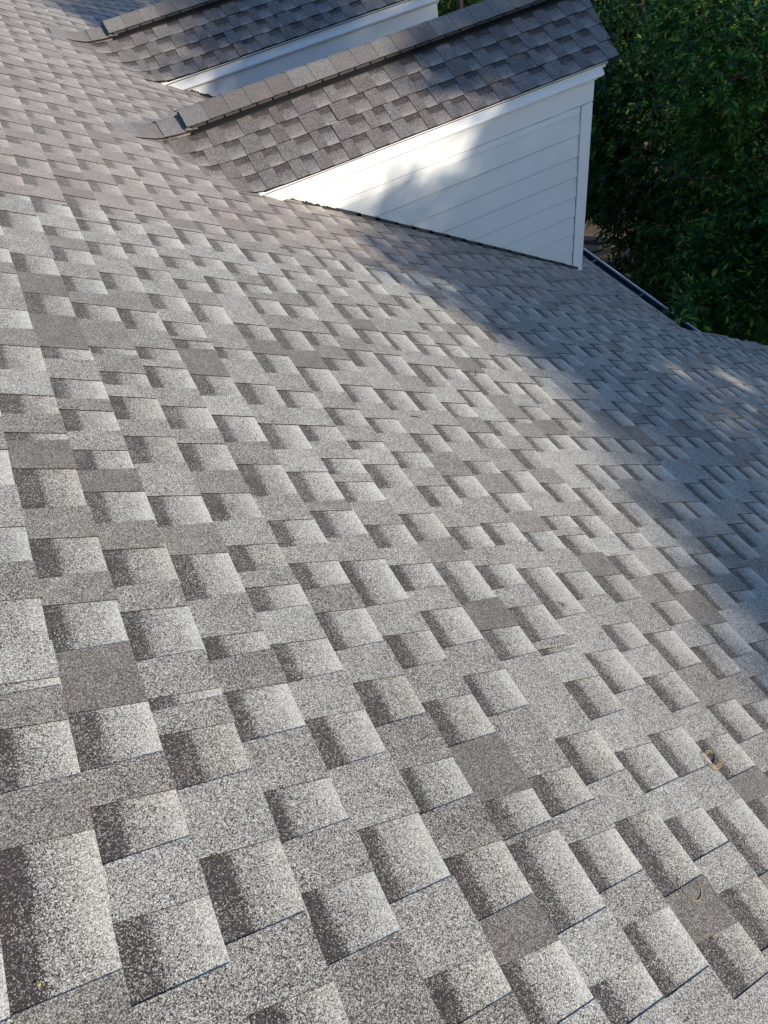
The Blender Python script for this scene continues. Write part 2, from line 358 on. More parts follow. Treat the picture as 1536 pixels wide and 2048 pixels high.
# house walls below the eaves
M_WALLP = painted('house_wall_paint', (0.55, 0.54, 0.50), 0.6, 0.08)
hw = empty('house', (0, 4, GZ))
tag(hw, 'pale house walls below the eaves, under the shingled roof slopes', 'house')
prism_obj('wall', [(-4.2, 3.25, GZ), (3.8, 3.25, GZ), (3.8, 3.25, -2.70), (-1.1, 3.25, 0.55), (-4.2, 3.25, -1.6)], (0, 8.1, 0), M_WALLP, hw)
prism_obj('wall', [(-4.2, -2.1, GZ), (5.2, -2.1, GZ), (5.2, -2.1, -3.52), (-1.1, -2.1, 0.55), (-4.2, -2.1, -1.6)], (0, 5.3, 0), M_WALLP, hw)
prism_obj('fascia_board', [(33 * E * CP - .045, 3.3, -2.70), (33 * E * CP - .02, 3.3, -2.70), (33 * E * CP - .02, 3.3, -2.88), (33 * E * CP - .045, 3.3, -2.88)], (0, 8.1, 0), M_WHITE, hw)
ra, rb = roofM(34 * E, 3.262, -0.045), roofM(46.8 * E, 3.262, -0.045)
prism_obj('rake_board', [ra, rb, rb + Vector((0, 0, -.16)), ra + Vector((0, 0, -.16))], (0, 0.02, 0), M_WHITE, hw)

# gutter along the far roof's eave
gx, gz = 33 * E * CP - 0.010, -2.70
gt = empty('gutter', (gx, 3.3, gz))
tag(gt, 'long dark metal gutter with a pale lip along the shaded eave beside the trees', 'gutter')
GW = 0.215
prof = [(0, 0.08), (0, -0.085), (GW - .03, -0.085), (GW - .01, -0.05), (GW, -0.012), (GW - .004, -0.012), (GW - .014, -0.05), (GW - .034, -0.081), (0.004, -0.081), (0.004, 0.08)]
y0, y1 = 3.302, 11.5
mb = MB(); n = len(prof)
mb.add([(gx + a, y0, gz + b) for a, b in prof] + [(gx + a, y1, gz + b) for a, b in prof],
       [(i, (i + 1) % n, n + (i + 1) % n, n + i) for i in range(n)])
link('trough', mb.mesh('trough'), M_GUT, gt)
mb = MB(); pr = [(GW - .005, -0.013), (GW + .009, -0.013), (GW + .010, -.003), (GW - .002, 0.0)]
mb.add([(gx + a, y0, gz + b) for a, b in pr] + [(gx + a, y1, gz + b) for a, b in pr], [(i, (i + 1) % 4, 4 + (i + 1) % 4, 4 + i) for i in range(4)])
link('lip', mb.mesh('lip'), M_GUTLIP, gt)
hang = None
for i in range(12):
    y = 3.95 + i * 0.62
    o = box_obj('hanger', (gx + 0.002, y - .012, gz - .012), (gx + GW - .001, y + .012, gz - .007), M_FLASH, gt) if hang is None else None
    if o is None:
        o = hang.copy(); COL.objects.link(o); o.parent = gt; o.matrix_parent_inverse = hang.matrix_parent_inverse.copy(); o.location = (0, i * 0.62, 0)
    else: hang = o
mb = MB(); mb.add([(gx - .03, y0, gz + .138), (gx + .035, y0, gz + .094), (gx + .035, y1, gz + .094), (gx - .03, y1, gz + .138)], [(0, 1, 2, 3)])
link('drip_edge', mb.mesh('drip_edge'), M_GUT, gt)

# ------------------------------------------------------------------ dormers
def main_d(x, y, z): return (z + x * TP) * CP
def blend(p, e=0.045):
    d = main_d(*p); dn_ = 0.5 * (d + math.sqrt(d * d + e * e)) - 0.0035
    return Vector((p[0], p[1], p[2] + (dn_ - d) / CP))
def dormer(oy, label, seed):
    rng.seed(seed)
    T = Matrix.Translation((0, oy, 0))
    root = empty('dormer', (XW, YR + oy, -XW * TP)); tag(root, label, 'dormer', 'gabled dormers on the shingled roof')
    c, s = math.cos(QP), math.sin(QP)
    Mn = T @ Matrix(((0, 1, 0, 0), (-c, 0, -s, YR), (-s, 0, c, ZR), (0, 0, 0, 1)))
    Mf = T @ Matrix(((0, -1, 0, 0), (c, 0, s, YR), (-s, 0, c, ZR), (0, 0, 0, 1)))
    far = MB()
    for side, Mx in (('near', Mn), ('far', Mf)):
        sg = 1 if side == 'near' else -1
        for j in range(5):
            ub = LS - j * E                                   # slope distance of the butt edge from the ridge
            zb = ZR - ub * s
            xv = -zb / TP - (0.12 if j == 0 else 0.16)
            xe = XR + XO * (1 - (ub - E / 2) / LS) + 0.02
            lay = layout(xv - rng.uniform(0, .05), xe, (), 0.82)
            for kind, a, b in lay:
                cat = pick_cat(kind)
                if kind == 'tooth' and cat == 3 and rng.random() < .3: cat = 1
                xm = (a + b) / 2; w = b - a
                du = rng.uniform(-.001, .001)
                if side == 'near' and a > 1.9 and b < XR - 0.06:
                    link('shingle', piece_mesh(kind, w, cat, M_DORM), None, root, Mx @ Matrix.Translation((ub - E + du, xm, 0)))
                    continue
                vs, fs, mi, tn = piece_geo(kind, w, cat, 0.0, 4)
                out = []
                for p in vs:
                    q = Mx @ Vector((p[0] + ub - E, sg * xm + p[1], p[2]))
                    q.y -= oy
                    lim = XR + XO * (1 - abs(q.y - YR) / HALF)
                    if q.x > lim: q.x = lim
                    if q.x < 2.0: q = blend(q)
                    q.y += oy; out.append(q)
                if side == 'near':
                    mb = MB(); mb.add(out, fs, mi, tn); link('shingle', mb.mesh('shingle'), (M_DORM, M_EDGE), root)
                else: far.add(out, fs, mi, tn)
        # sheathing under the shingles
        mb = MB(); pts = [Mx @ Vector((0, sg * 0.98, -.005)), Mx @ Vector((LS - .012, sg * 1.36, -.005)), Mx @ Vector((LS - .012, sg * (XR - .015), -.005)), Mx @ Vector((0, sg * (XR + XO - .015), -.005))]
        vs, fs = poly_prism(pts, Vector((0, 0, -0.02))); mb.add(vs, fs); link('sheathing', mb.mesh('sheathing'), M_DECK, root)
    o = link('shingle_field', far.mesh('shingle_field'), (M_DORM, M_EDGE), root); o['kind'] = 'stuff'
    # ridge vent and caps
    def ridge_strip(x0, x1, half, lo0, lo1, th, mat, name, bl=False, cat=1, parent=root):
        """saddle-shaped strip over the ridge; lo0, lo1 = height above the shingles at its two ends"""
        mb = MB(); prof = []
        K = 8
        for i in range(-K, K + 1):
            t_ = i / K * half; y = t_; z = -math.sqrt(t_ * t_ + 0.012 ** 2) * math.tan(QP)
            prof.append((y, z))
        vs = []; tn = []
        lf, br, hue = tone_of('tooth', cat)[0]
        for xi, lo in ((x0, lo0), ((x0 + x1) / 2, (lo0 + lo1) / 2), (x1, lo1)):
            for layer in (th, 0):
                for y, z in prof:
                    p = Vector((xi, YR + y, ZR + z + lo + layer))
                    if bl: p = blend(p, 0.05)
                    p.y += oy
                    vs.append(p); tn.append((lf, br, hue))
        n_ = len(prof); fs = []; mi = []
        for seg in range(2):
            A = seg * 2 * n_; B = (seg + 1) * 2 * n_
            for i in range(n_ - 1):
                fs.append((A + i, B + i, B + i + 1, A + i + 1)); mi.append(0)
                fs.append((A + n_ + i, A + n_ + i + 1, B + n_ + i + 1, B + n_ + i)); mi.append(1)
            fs.append((A, A + n_, B + n_, B)); mi.append(1)
            fs.append((A + n_ - 1, B + n_ - 1, B + 2 * n_ - 1, A + 2 * n_ - 1)); mi.append(1)
        for A in (0, 4 * n_):
            for i in range(n_ - 1): fs.append((A + i, A + i + 1, A + n_ + i + 1, A + n_ + i)); mi.append(1)
        mb.add(vs, fs, mi, tn)
        return link(name, mb.mesh(name), mat, parent)
    x = 0.76
    i = 0
    while x < 1.15:                                            # flat caps between valley and vent
        w = (0.12, 0.125, 0.13)[i % 3]
        ridge_strip(x - .004, min(x + w + .03, 1.20), 0.132, 0.030, 0.022, 0.006, (M_CAP, M_EDGE), 'ridge_cap', True, rng.choice((0, 1, 1, 5)))
        x += w; i += 1
    VX = 1.142
    xend = XR + XO - 0.01
    ridge_strip(VX + .006, xend, 0.104, 0.004, 0.004, 0.046, (M_VENTDARK, M_VENTDARK), 'ridge_vent')
    ridge_strip(VX + .02, xend, 0.144, 0.013, 0.013, 0.005, (M_VENTDARK, M_VENTDARK), 'vent_shadow_strip')  # black strip added in place of the shadow line under the vent
    x = VX + .03
    while x < xend - 0.05:                                     # grey baffle blocks along the vent's side
        w = rng.uniform(.085, .10)
        for sgn in (-1, 1):
            ya = YR + sgn * 0.1225; yb = YR + sgn * 0.129; zt = ZR - 0.125 * math.tan(QP) + .051
            box_obj('vent_baffle', (x, min(ya, yb) + oy, zt - .018), (min(x + w, xend), max(ya, yb) + oy, zt), M_VENT2, root)
        x += w + .012
    x = VX
    while x < xend:
        w = min(0.138 + rng.uniform(-.006, .006), xend - x)
        if rng.random() < .22: w = min(w * 1.0, xend - x)
        if w < .03: break
        ridge_strip(x, x + w + (.02 if x + w < xend - .03 else 0), 0.138, 0.0565, 0.0545, 0.0045, (M_CAP, M_EDGE), 'ridge_cap', False, rng.choices((0, 1, 2, 3, 5), (24, 34, 14, 10, 14))[0])
        x += w
    # eave trim, both sides
    for sg in (1, -1):
        def yy(y): return (y if sg == 1 else 2 * YR - y) + oy
        def strip(name, prof, x1, mat=M_WHITE, bevel=0.0015):
            return prism_obj(name, [(1.2, yy(a), b) for a, b in prof], (x1 - 1.2, 0, 0), mat, root, bevel)
        strip('fascia_board', [(YE + .012, -.852), (YE + .012, -.862), (YE + .028, -.866), (YE + .028, -.892), (YD + .02, -.892), (YD + .02, -.835), (YE + .03, -.842)], 3.690)
        strip('crown_moulding', [(YE + .030, -.8925), (YE + .008, -.918), (YE + .008, -.930), (YE + .014, -.936), (YD + .02, -.936), (YD + .02, -.8925)], 3.668)
        strip('bed_moulding', [(YE + .050, -.9385), (YE + .052, -.950), (YE + .060, -.962), (YE + .060, -.966), (YD + .02, -.966), (YD + .02, -.9385)], 3.655)
        strip('frieze_board', [(YD - .012, -.968), (YD - .012, -1.095), (YD + .02, -1.095), (YD + .02, -.968)], 3.6435)
        strip('frieze_strip', [(YD - .007, -1.101), (YD - .007, -1.143), (YD + .02, -1.143), (YD + .02, -1.101)], 3.550)
        box_obj('corner_board', (3.556, min(yy(YD - .0115), yy(YD + .03)), -2.75), (3.6425, max(yy(YD - .0115), yy(YD + .03)), -1.1012), M_WHITE, root, 0.0015)
        ZL = [-1.141, -1.284, -1.430, -1.574, -1.722, -1.868, -2.014, -2.160, -2.304, -2.45]
        for z1, z0 in zip(ZL[:-1], ZL[1:]):
            jx = rng.uniform(-.001, .001)
            prism_obj('siding_board', [(-z1 / TP - .10, yy(YD + .003), z1 - .007), (-z1 / TP - .10, yy(YD - .007 + jx), z0 + .0015), (-z1 / TP - .10, yy(YD + .004), z0 + .0015), (-z1 / TP - .10, yy(YD + .012), z1 - .007)],
                      (3.5535 + z1 / TP + .10, 0, 0), M_SIDING, root, 0.0008)
        # wall sheathing behind the boards, greyed so the gaps read as lap shadow
        prism_obj('wall', [(1.3, yy(YD + .014), -.846), (3.63, yy(YD + .014), -.846), (3.63, yy(YD + .014), -2.5), (3.58, yy(YD + .014), -2.5)], (0, sg * .06, 0), M_BACK, root)
        # step flashing up the side wall, one per course
        k = 15
        while (k + .5) * E * CP < 3.60:
            u0 = k * E; hgt = 0.016 + rng.uniform(-.002, .002)
            a = roofM(u0 - .03, 0, .007); b_ = roofM(u0 + E, 0, .011)
            y = yy(YD - .014)
            prism_obj('flashing', [(a.x, y, a.z - .01), (b_.x, y, b_.z - .01), (b_.x, y, b_.z + hgt + .001), (a.x, y, a.z + hgt + .003)], (0, sg * .004, 0), M_FLASH, root)
            k += 1
    # gable front
    prism_obj('gable_wall', [(3.62, YD + .02 + oy, -2.6), (3.62, YD2 - .02 + oy, -2.6), (3.62, YD2 - .02 + oy, -.86), (3.62, YR + oy, ZR - .03), (3.62, YD + .02 + oy, -.86)], (.018, 0, 0), M_SIDING, root)
    fr = box_obj('window_frame', (3.640, YR - .33 + oy, -2.05), (3.668, YR + .33 + oy, -1.10), M_WHITE, root, .002)
    pm, t, b = newmat('window_glass', 0.05, 0.6); b.inputs['Base Color'].default_value = (0.02, 0.025, 0.03, 1)
    for z0, z1 in ((-2.0, -1.59), (-1.56, -1.15)): box_obj('pane', (3.669, YR - .28 + oy, z0), (3.673, YR + .28 + oy, z1), pm, fr)
    for sg in (1, -1):
        ya, yb = YR - sg * HALF * .93, YR
        prism_obj('rake_board', [(3.70, ya + oy, ZE + .018 - .022), (3.70, yb + oy, ZR - .022), (3.70, yb + oy, ZR - .10), (3.70, ya + oy, ZE - .04)], (.02, 0, 0), M_WHITE, root)
    # crumbly dried sealant at the upslope end of the wall
    mb = MB(); xs = 1.36
    prev = None
    while xs < 1.80:
        h_ = 0.006 + 0.014 * rng.random() ** 2
        b0 = Vector((xs, YD - .018 + oy, -xs * TP + .008)); cur = [b0, b0 + Vector((0, .004, h_)), b0 + Vector((0, .02, h_ + .003)), b0 + Vector((0, .02, -.01)), b0 + Vector((0, -.006 - .006 * rng.random(), -.004))]
        if prev: mb.add(prev + cur, [(i, (i + 1) % 5, 5 + (i + 1) % 5, 5 + i) for i in range(5)])
        prev = cur; xs += 0.007
    link('sealant', mb.mesh('sealant'), M_SEAL, root)
    return root
dormer(0.0, 'nearer dormer with its white lap-sided wall in full view beside the gutter', 21)
dormer(DD, 'farther dormer, its white side wall mostly hidden behind the nearer ridge', 34)

# ------------------------------------------------------------------ trees
def leaf_mat(name, dark, mid, bright, yellow=0.03):
    m = bpy.data.materials.new(name); m.use_nodes = True; t = m.node_tree; t.nodes.clear()
    out = t.nodes.new('ShaderNodeOutputMaterial'); geo = nd(t, 'ShaderNodeNewGeometry')
    r = geo.outputs['Random Per Island']
    nz = nd(t, 'ShaderNodeTexNoise', i_Scale=0.9, i_Detail=2.0); t.links.new(geo.outputs['Position'], nz.inputs['Vector'])
    f = mathn(t, 'MULTIPLY', mathn(t, 'ADD', mathn(t, 'MULTIPLY', mathn(t, 'SUBTRACT', nz.outputs['Fac'], 0.5), 2.2), mathn(t, 'MULTIPLY', r, 0.55)), 1.4, True)
    c = mixc(t, f, dark, mid)
    c = mixc(t, mathn(t, 'GREATER_THAN', r, 0.80), c, bright)
    c = mixc(t, mathn(t, 'GREATER_THAN', r, 1.0 - yellow), c, (0.30, 0.24, 0.05))
    p = nd(t, 'ShaderNodeBsdfPrincipled'); p.inputs['Roughness'].default_value = 0.5; p.inputs['Specular IOR Level'].default_value = 0.18
    t.links.new(c, p.inputs['Base Color'])
    tr = nd(t, 'ShaderNodeBsdfTranslucent'); t.links.new(c, tr.inputs[0])
    ms = nd(t, 'ShaderNodeMixShader'); ms.inputs[0].default_value = 0.3
    t.links.new(p.outputs[0], ms.inputs[1]); t.links.new(tr.outputs[0], ms.inputs[2]); t.links.new(ms.outputs[0], out.inputs[0])
    return m
M_LEAF = leaf_mat('leaf_green', (0.012, 0.055, 0.010), (0.038, 0.13, 0.018), (0.15, 0.27, 0.035), 0.012)
M_LEAF2 = leaf_mat('leaf_yellow_green', (0.025, 0.070, 0.010), (0.08, 0.15, 0.015), (0.20, 0.27, 0.03), 0.03)
M_LEAF3 = leaf_mat('leaf_dark_green', (0.009, 0.038, 0.009), (0.030, 0.095, 0.016), (0.09, 0.18, 0.03), 0.02)
M_BARK, t, b = newmat('bark', 0.95, 0.1)
geo = nd(t, 'ShaderNodeNewGeometry'); n1 = nd(t, 'ShaderNodeTexNoise', i_Scale=14.0, i_Detail=8.0); t.links.new(geo.outputs['Position'], n1.inputs['Vector'])
t.links.new(mixc(t, n1.outputs['Fac'], (0.02, 0.016, 0.014), (0.12, 0.10, 0.085)), b.inputs['Base Color'])

def tube(pts, r0, r1, sides=7):
    mb_v = []; mb_f = []
    for i, p in enumerate(pts):
        t_ = i / (len(pts) - 1); r = r0 + (r1 - r0) * t_
        d = (pts[min(i + 1, len(pts) - 1)] - pts[max(i - 1, 0)]).normalized()
        a = d.orthogonal().normalized(); b = d.cross(a)
        for s_ in range(sides):
            an = 2 * math.pi * s_ / sides; mb_v.append(p + a * math.cos(an) * r + b * math.sin(an) * r)
    for i in range(len(pts) - 1):
        for s_ in range(sides):
            a = i * sides + s_; b = i * sides + (s_ + 1) % sides; mb_f.append((a, b, b + sides, a + sides))
    return mb_v, mb_f
def bent(a, b, k=6, wob=0.12, sag=0.0):
    a, b = Vector(a), Vector(b); L = (b - a).length; out = []
    o1 = Vector([rng.uniform(-1, 1) for _ in range(3)]) * wob * L
    for i in range(k + 1):
        t_ = i / k; p = a.lerp(b, t_) + o1 * math.sin(t_ * math.pi) + Vector((0, 0, -sag * L * t_ * t_))
        p += Vector([rng.uniform(-1, 1) for _ in range(3)]) * L * 0.012 * (0 < i < k)
        out.append(p)
    return out
def leaves_mesh(name, clumps, leaf, per, droop=0.5, leaflets=7):
    """pinnate sprigs scattered through clumps: (centre, radius)"""
    cs = np.array([[*q[0], q[1], q[2] if len(q) > 2 else 1.0] for q in clumps]); cnt = np.maximum(4, (per * cs[:, 4] * np.minimum(1.0, (cs[:, 3] / 0.40) ** 2)).astype(int)); n = int(cnt.sum())
    idx = np.repeat(np.arange(len(cs)), cnt)
    d = nrng.normal(size=(n, 3)); d /= np.linalg.norm(d, axis=1, keepdims=True)
    rad = cs[idx, 3] * (nrng.random(n) ** 0.45)
    d2 = d.copy(); d2[:, 2] *= 0.75
    base = cs[idx, :3] + d2 * rad[:, None]
    ax = d * 0.8 + nrng.normal(size=(n, 3)) * 0.45; ax[:, 2] -= droop * nrng.random(n); ax /= np.linalg.norm(ax, axis=1, keepdims=True)
    sd_ = np.cross(ax, nrng.normal(size=(n, 3)) * 0.5 + np.array([0, 0, 1.0])); sd_ /= np.linalg.norm(sd_, axis=1, keepdims=True) + 1e-9
    up = np.cross(sd_, ax)
    V = []; K = leaflets
    sc = leaf * (0.7 + 0.6 * nrng.random(n))
    for q in range(K):
        if q == K - 1: st = 0.5 * (K - 1) / 2 * 0.75; dirv = ax; 
        else:
            st = 0.45 * (q // 2) * 0.75 + 0.2; sgn = 1 if q % 2 else -1
            dirv = ax * 0.55 + sd_ * sgn * 0.85 - up * 0.15
        dirv = dirv + nrng.normal(size=(n, 3)) * 0.14; dirv[:, 2] -= 0.25; dirv /= np.linalg.norm(dirv, axis=1, keepdims=True)
        wv_ = np.cross(dirv, up); wv_ /= np.linalg.norm(wv_, axis=1, keepdims=True) + 1e-9
        b0 = base + ax * (st * sc)[:, None]
        L_ = sc[:, None]
        V.append(np.stack([b0, b0 + dirv * L_ * .45 + wv_ * L_ * .17 - up * L_ * .02, b0 + dirv * L_, b0 + dirv * L_ * .45 - wv_ * L_ * .17 - up * L_ * .02], 1))
    V = np.concatenate(V, 0).reshape(-1, 3).astype(np.float32)
    nf = len(V) // 4
    me = bpy.data.meshes.new(name)
    me.vertices.add(len(V)); me.vertices.foreach_set('co', V.ravel())
    me.loops.add(nf * 4); me.polygons.add(nf)
    me.loops.foreach_set('vertex_index', np.arange(nf * 4, dtype=np.int32))
    me.polygons.foreach_set('loop_start', np.arange(0, nf * 4, 4, dtype=np.int32))
    me.update(calc_edges=True)
    return me
def tree(label, base, top, clumps, leaf, per, mat, limbs=9, r=0.16, group='trees beyond the gutter', fork=0.55, cat='tree'):
    base = Vector((base[0], base[1], GZ)); top = Vector(top)
    root = empty('tree', base); tag(root, label, cat, group)
    tp = bent(base + Vector((0, 0, -.1)), top, 8, 0.04)
    v, f = tube(tp, r, r * .3, 9); mb = MB(); mb.add(v, f); link('trunk', mb.mesh('trunk', True), M_BARK, root)
    order = sorted(clumps, key=lambda c_: -c_[1])
    for c_, rr in [q[:2] for q in order[:limbs]]:
        i = max(2, min(7, int(8 * (fork + rng.uniform(-.12, .25)))))
        v, f = tube(bent(tp[i], c_, 6, 0.10, -0.02), r * .42, r * .06, 6); mb = MB(); mb.add(v, f)
        for _ in range(5):
            e_ = Vector(c_) + Vector([rng.uniform(-1, 1) for _ in range(3)]).normalized() * rr * .95
            st = Vector(c_).lerp(Vector(tp[i]), rng.uniform(0.02, .4))
            v, f = tube(bent(st, e_, 4, 0.12), r * .12, r * .03, 4); mb.add(v, f)
        link('limb', mb.mesh('limb', True), M_BARK, root)
    link('crown', leaves_mesh('crown', clumps, leaf, per), mat, root)
    return root
def dirpix(px, py):
    v = rx * ((px - 768) / 1492.648) + dn * ((py - 1024) / 1492.648) + fw
    return v.normalized()
def at(px, py, dist): return CAM + dirpix(px, py) * dist
def clumps_at(lst): return [(tuple(at(px, py, d_)), r_) for px, py, d_, r_ in lst]
rng.seed(77)
# near tree on the right
tree('nearest leafy tree, its drooping sprays overhanging the pale gutter lip', (9.4, 7.0), (8.8, 7.2, -1.6),
     clumps_at([(1490, 150, 9.2, .75), (1600, 60, 9.5, .9), (1400, 40, 10.2, .6), (1440, 260, 9.6, .6), (1560, 330, 9.0, .7),
                (1500, 470, 8.6, .42), (1430, 520, 8.2, .38), (1420, 600, 7.6, .24), (1352, 634, 6.28, .06), (1366, 612, 6.45, .07), (1520, 590, 7.9, .42), (1600, 480, 8.3, .6), (1470, 660, 8.4, .45), (1700, 380, 8.2, .8)]),
     0.082, 400, M_LEAF, 9, 0.15)
# background trees
specs = [
 ('dark tree filling the gap just right of the dormer corner', (9.5, 10.6), (9.3, 10.4, -2.2), [(1260, 120, 12.5, .95), (1210, 230, 12.4, .6), (1330, 200, 12, .9), (1300, 330, 11.6, .8), (1400, 330, 11.2, .8), (1225, 330, 12.2, .5), (1380, 440, 10.8, .6), (1290, 430, 11.6, .55), (1350, 520, 10.6, .45), (1200, 400, 12.4, .35)], M_LEAF3),
 ('tall yellowish green tree behind the upper corner of the nearer dormer', (12.5, 14.5), (12, 14.2, -1.5), [(1250, -20, 16, 1.3), (1180, 60, 15.5, 1.0), (1130, -60, 17, 1.3), (1340, 60, 15, 1.2), (1420, -40, 15.5, 1.3), (1200, 160, 15, .8), (1280, 60, 15.5, 1.0)], M_LEAF2),
 ('sunlit green tree showing in the notch past the farther dormer', (10.5, 17.5), (10.3, 17.3, -2.0), [(900, 10, 18.5, 1.1), (960, -30, 18, 1.2), (860, -60, 19, 1.4), (1010, -90, 18, 1.5), (940, 40, 19.5, 1.0)], M_LEAF2),
 ('low dark tree under the sprays in the lower right background', (10.4, 8.0), (10.3, 8.0, -4.8), [(1330, 570, 11.8, .55), (1250, 560, 12.4, .45), (1400, 650, 10.8, .7), (1480, 560, 11.2, .9), (1290, 640, 11.4, .7), (1560, 640, 10.4, .9), (1400, 560, 12.4, .6), (1450, 440, 12.2, .8)], M_LEAF3),
 ('broad dark tree at the far right behind the nearest sprays', (14.0, 11.0), (13.8, 11.0, -2.0), [(1500, 120, 14.5, 1.2), (1420, 220, 14, 1.0), (1540, 260, 13.6, 1.1), (1620, 120, 14, 1.3), (1480, 360, 13.4, .9), (1600, 400, 12.8, 1.1), (1380, 150, 14.5, .9), (1380, 400, 13.6, .7)], M_LEAF3),
 ('dark tree behind the dormer, hidden but for its right side', (7.8, 13.2), (7.8, 13.2, -3.0), [(1150, 200, 14.2, .9), (1190, 300, 13.8, .5), (1230, 60, 14.2, .8), (1140, 90, 14.5, 1.0), (1160, 320, 14, .7)], M_LEAF3),
]
for lab, base, top, cl, mat in specs:
    far_ = np.mean([c_[2] for c_ in cl])
    tree(lab, base, top, clumps_at(cl), 0.085 if far_ < 15 else 0.105, 420 if far_ < 13 else 430, mat, 7, 0.15)
for i, (x, y) in enumerate([(17, 18), (14, 20.5), (19.5, 14.5), (11, 23), (20.5, 20), (17, 25), (8, 24), (23, 16)]):
    cl = [((x + rng.uniform(-1.8, 1.8), y + rng.uniform(-1.8, 1.8), rng.uniform(-5.6, -1.6)), rng.uniform(.9, 1.4)) for _ in range(11)]
    tree('one of the indistinct dark trees making up the wood behind the nearer crowns', (x, y), (x, y, -2.6), cl, 0.17, 170, M_LEAF3 if i % 3 else M_LEAF2, 4, 0.16, 'trees of the wood behind')

def branch_px(tree_obj, pts, r0, r1):
    P = [at(*p) for p in pts]; Q = []
    for a, c_ in zip(P[:-1], P[1:]): Q += [a.lerp(c_, k / 4) + Vector([rng.uniform(-.012, .012) for _ in range(3)]) for k in range(4)]
    Q.append(P[-1]); v, f = tube(Q, r0, r1, 6); mb = MB(); mb.add(v, f); link('limb', mb.mesh('limb', True), M_BARK, tree_obj)
TR = {o['label']: o for o in bpy.data.objects if o.get('category') == 'tree'}
t1 = next(o for k, o in TR.items() if k.startswith('nearest')); t2 = next(o for k, o in TR.items() if k.startswith('dark tree behind'))
branch_px(t1, [(1560, 430, 8.5), (1530, 480, 8.3), (1505, 515, 8.2), (1470, 532, 8.1), (1420, 538, 8.0)], .016, .004)
branch_px(t1, [(1505, 515, 8.2), (1498, 545, 8.15), (1500, 560, 8.1)], .009, .003)
branch_px(t1, [(1560, 620, 8.2), (1510, 600, 8.1), (1470, 575, 8.0)], .012, .004)
branch_px(t1, [(1500, 380, 9.0), (1440, 350, 8.9), (1390, 360, 8.8), (1330, 345, 8.9)], .014, .004)
branch_px(t2, [(1120, 486, 13.2), (1170, 484, 12.6), (1205, 487, 12.2), (1250, 478, 11.8), (1300, 470, 11.5)], .04, .012)
branch_px(t2, [(1190, 482, 12.4), (1205, 468, 12.2), (1220, 462, 12.0), (1260, 455, 11.8)], .02, .007)
branch_px(t2, [(1150, 512, 12.6), (1190, 505, 12.2), (1215, 492, 12.0), (1250, 482, 11.7)], .028, .010)

# trees behind the viewer, over the low sun: they throw the shade on the lower half of the roof
HV = Vector((math.cos(SUN_AZ), math.sin(SUN_AZ), 0)); WV = HV.cross(S); WV = WV if WV.z > 0 else -WV
PROF = [(-4, -1.3), (1.1, -1.28), (1.9, -1.36), (2.58, -1.27), (3.15, -1.28), (3.42, -1.1), (3.5, -.72), (3.9, -.56), (4.36, -.54), (4.57, -.42), (4.96, -.12), (5.4, .52), (5.9, 1.15), (7, 1.8), (9, 2.4), (12, 2.8), (17, 3.0), (26, 3.0)]
def prof(h):
    for (a, b), (c_, d_) in zip(PROF[:-1], PROF[1:]):
        if a <= h <= c_: return b + (d_ - b) * (h - a) / (c_ - a)
    return 3.0
SUNGAPS = [(at(1430, 110, 9.7), .75), (at(1500, 330, 9.2), .45), (at(1240, -20, 16), 1.1), (at(910, 0, 18.5), 1.5), (at(1250, 290, 16), .6), (at(1400, 450, 13), .45), (at(1180, 330, 14), .4), (at(1390, 520, 9.5), .3)]
WG = [Vector((2.62, YD, -1.0)), Vector((2.95, YD, -1.05)), Vector((2.45, YD, -1.22)), Vector((3.9, YR - .3, ZR - .1))]
SUNGAPS += [(g, r_) for g, r_ in zip(WG, (.14, .12, .12, .2))]
SUNGAPS = [(g.dot(HV), g.dot(WV), r_) for g, r_ in SUNGAPS]
def caster(label, h0, h1, low, L, leaf, per):
    cl = []; h = h0
    while h < h1:
        top = prof(h); near_ = 3.45 < h < 6.2; r_ = 0.24 if near_ else 0.42; h_step = 0.2 if near_ else 0.36
        cl.append((h, top - r_ * .5 + (rng.uniform(-.16, .12) if near_ else 0), (L - 10.5 if near_ else L) + rng.uniform(-.6, .6), r_)); h += h_step
    w = -1.0
    hh = h0
    while hh < h1:
        w = prof(hh) - (0.52 if 3.45 < hh < 6.2 else 0.66)
        while w > low:
            r_ = rng.uniform(.42, .55)
            cl.append((hh + rng.uniform(-.12, .12), w, (L - 10 if 3.45 < hh < 6.2 else L) + rng.uniform(-1.6, 1.6), r_)); w -= 0.46
        hh += 0.5
    if h0 < 5.2 < h1 + 1.5:                                   # a second, thicker bough over the foot of the dormer wall
        for _ in range(34):
            a_ = rng.uniform(3.65, 5.9); top_ = prof(a_) - .75; w_ = rng.uniform(max(-2.6, -.6 - 1.087 * (a_ - 3.47) + .1), top_) if top_ > -.6 - 1.087 * (a_ - 3.47) + .1 else top_
            cl.append((a_, w_, L + rng.uniform(-2, 2), .45))
    cl = [q for q in cl if all(math.hypot(q[0] - a, q[1] - c_) > r_ for a, c_, r_ in SUNGAPS)]
    cs = [(tuple(S * l_ + HV * a + WV * b), r_, 0.55 if (a < 5.4 and b < prof(a) - 0.75 and b < -.6 - 1.087 * (a - 3.47) - .25) else 1.0) for a, b, l_, r_ in cl]
    mid = S * L + HV * ((h0 + h1) / 2)
    big = max(cs, key=lambda q: q[0][2])
    return tree(label, (mid.x, mid.y), (mid.x, mid.y, big[0][2] - .8), cs, leaf, per, M_LEAF3, 8, 0.22, 'trees shading the roof')
caster('shade tree behind the viewer, over the near end of the roof', -3.0, 1.6, -4.4, 20, .13, 75)
caster('shade tree behind the viewer, level with the middle of the roof', 1.6, 5.2, -4.8, 20, .13, 85)
caster('shade tree behind the viewer, level with the two dormers', 5.2, 9.5, -6.0, 20, .14, 55)
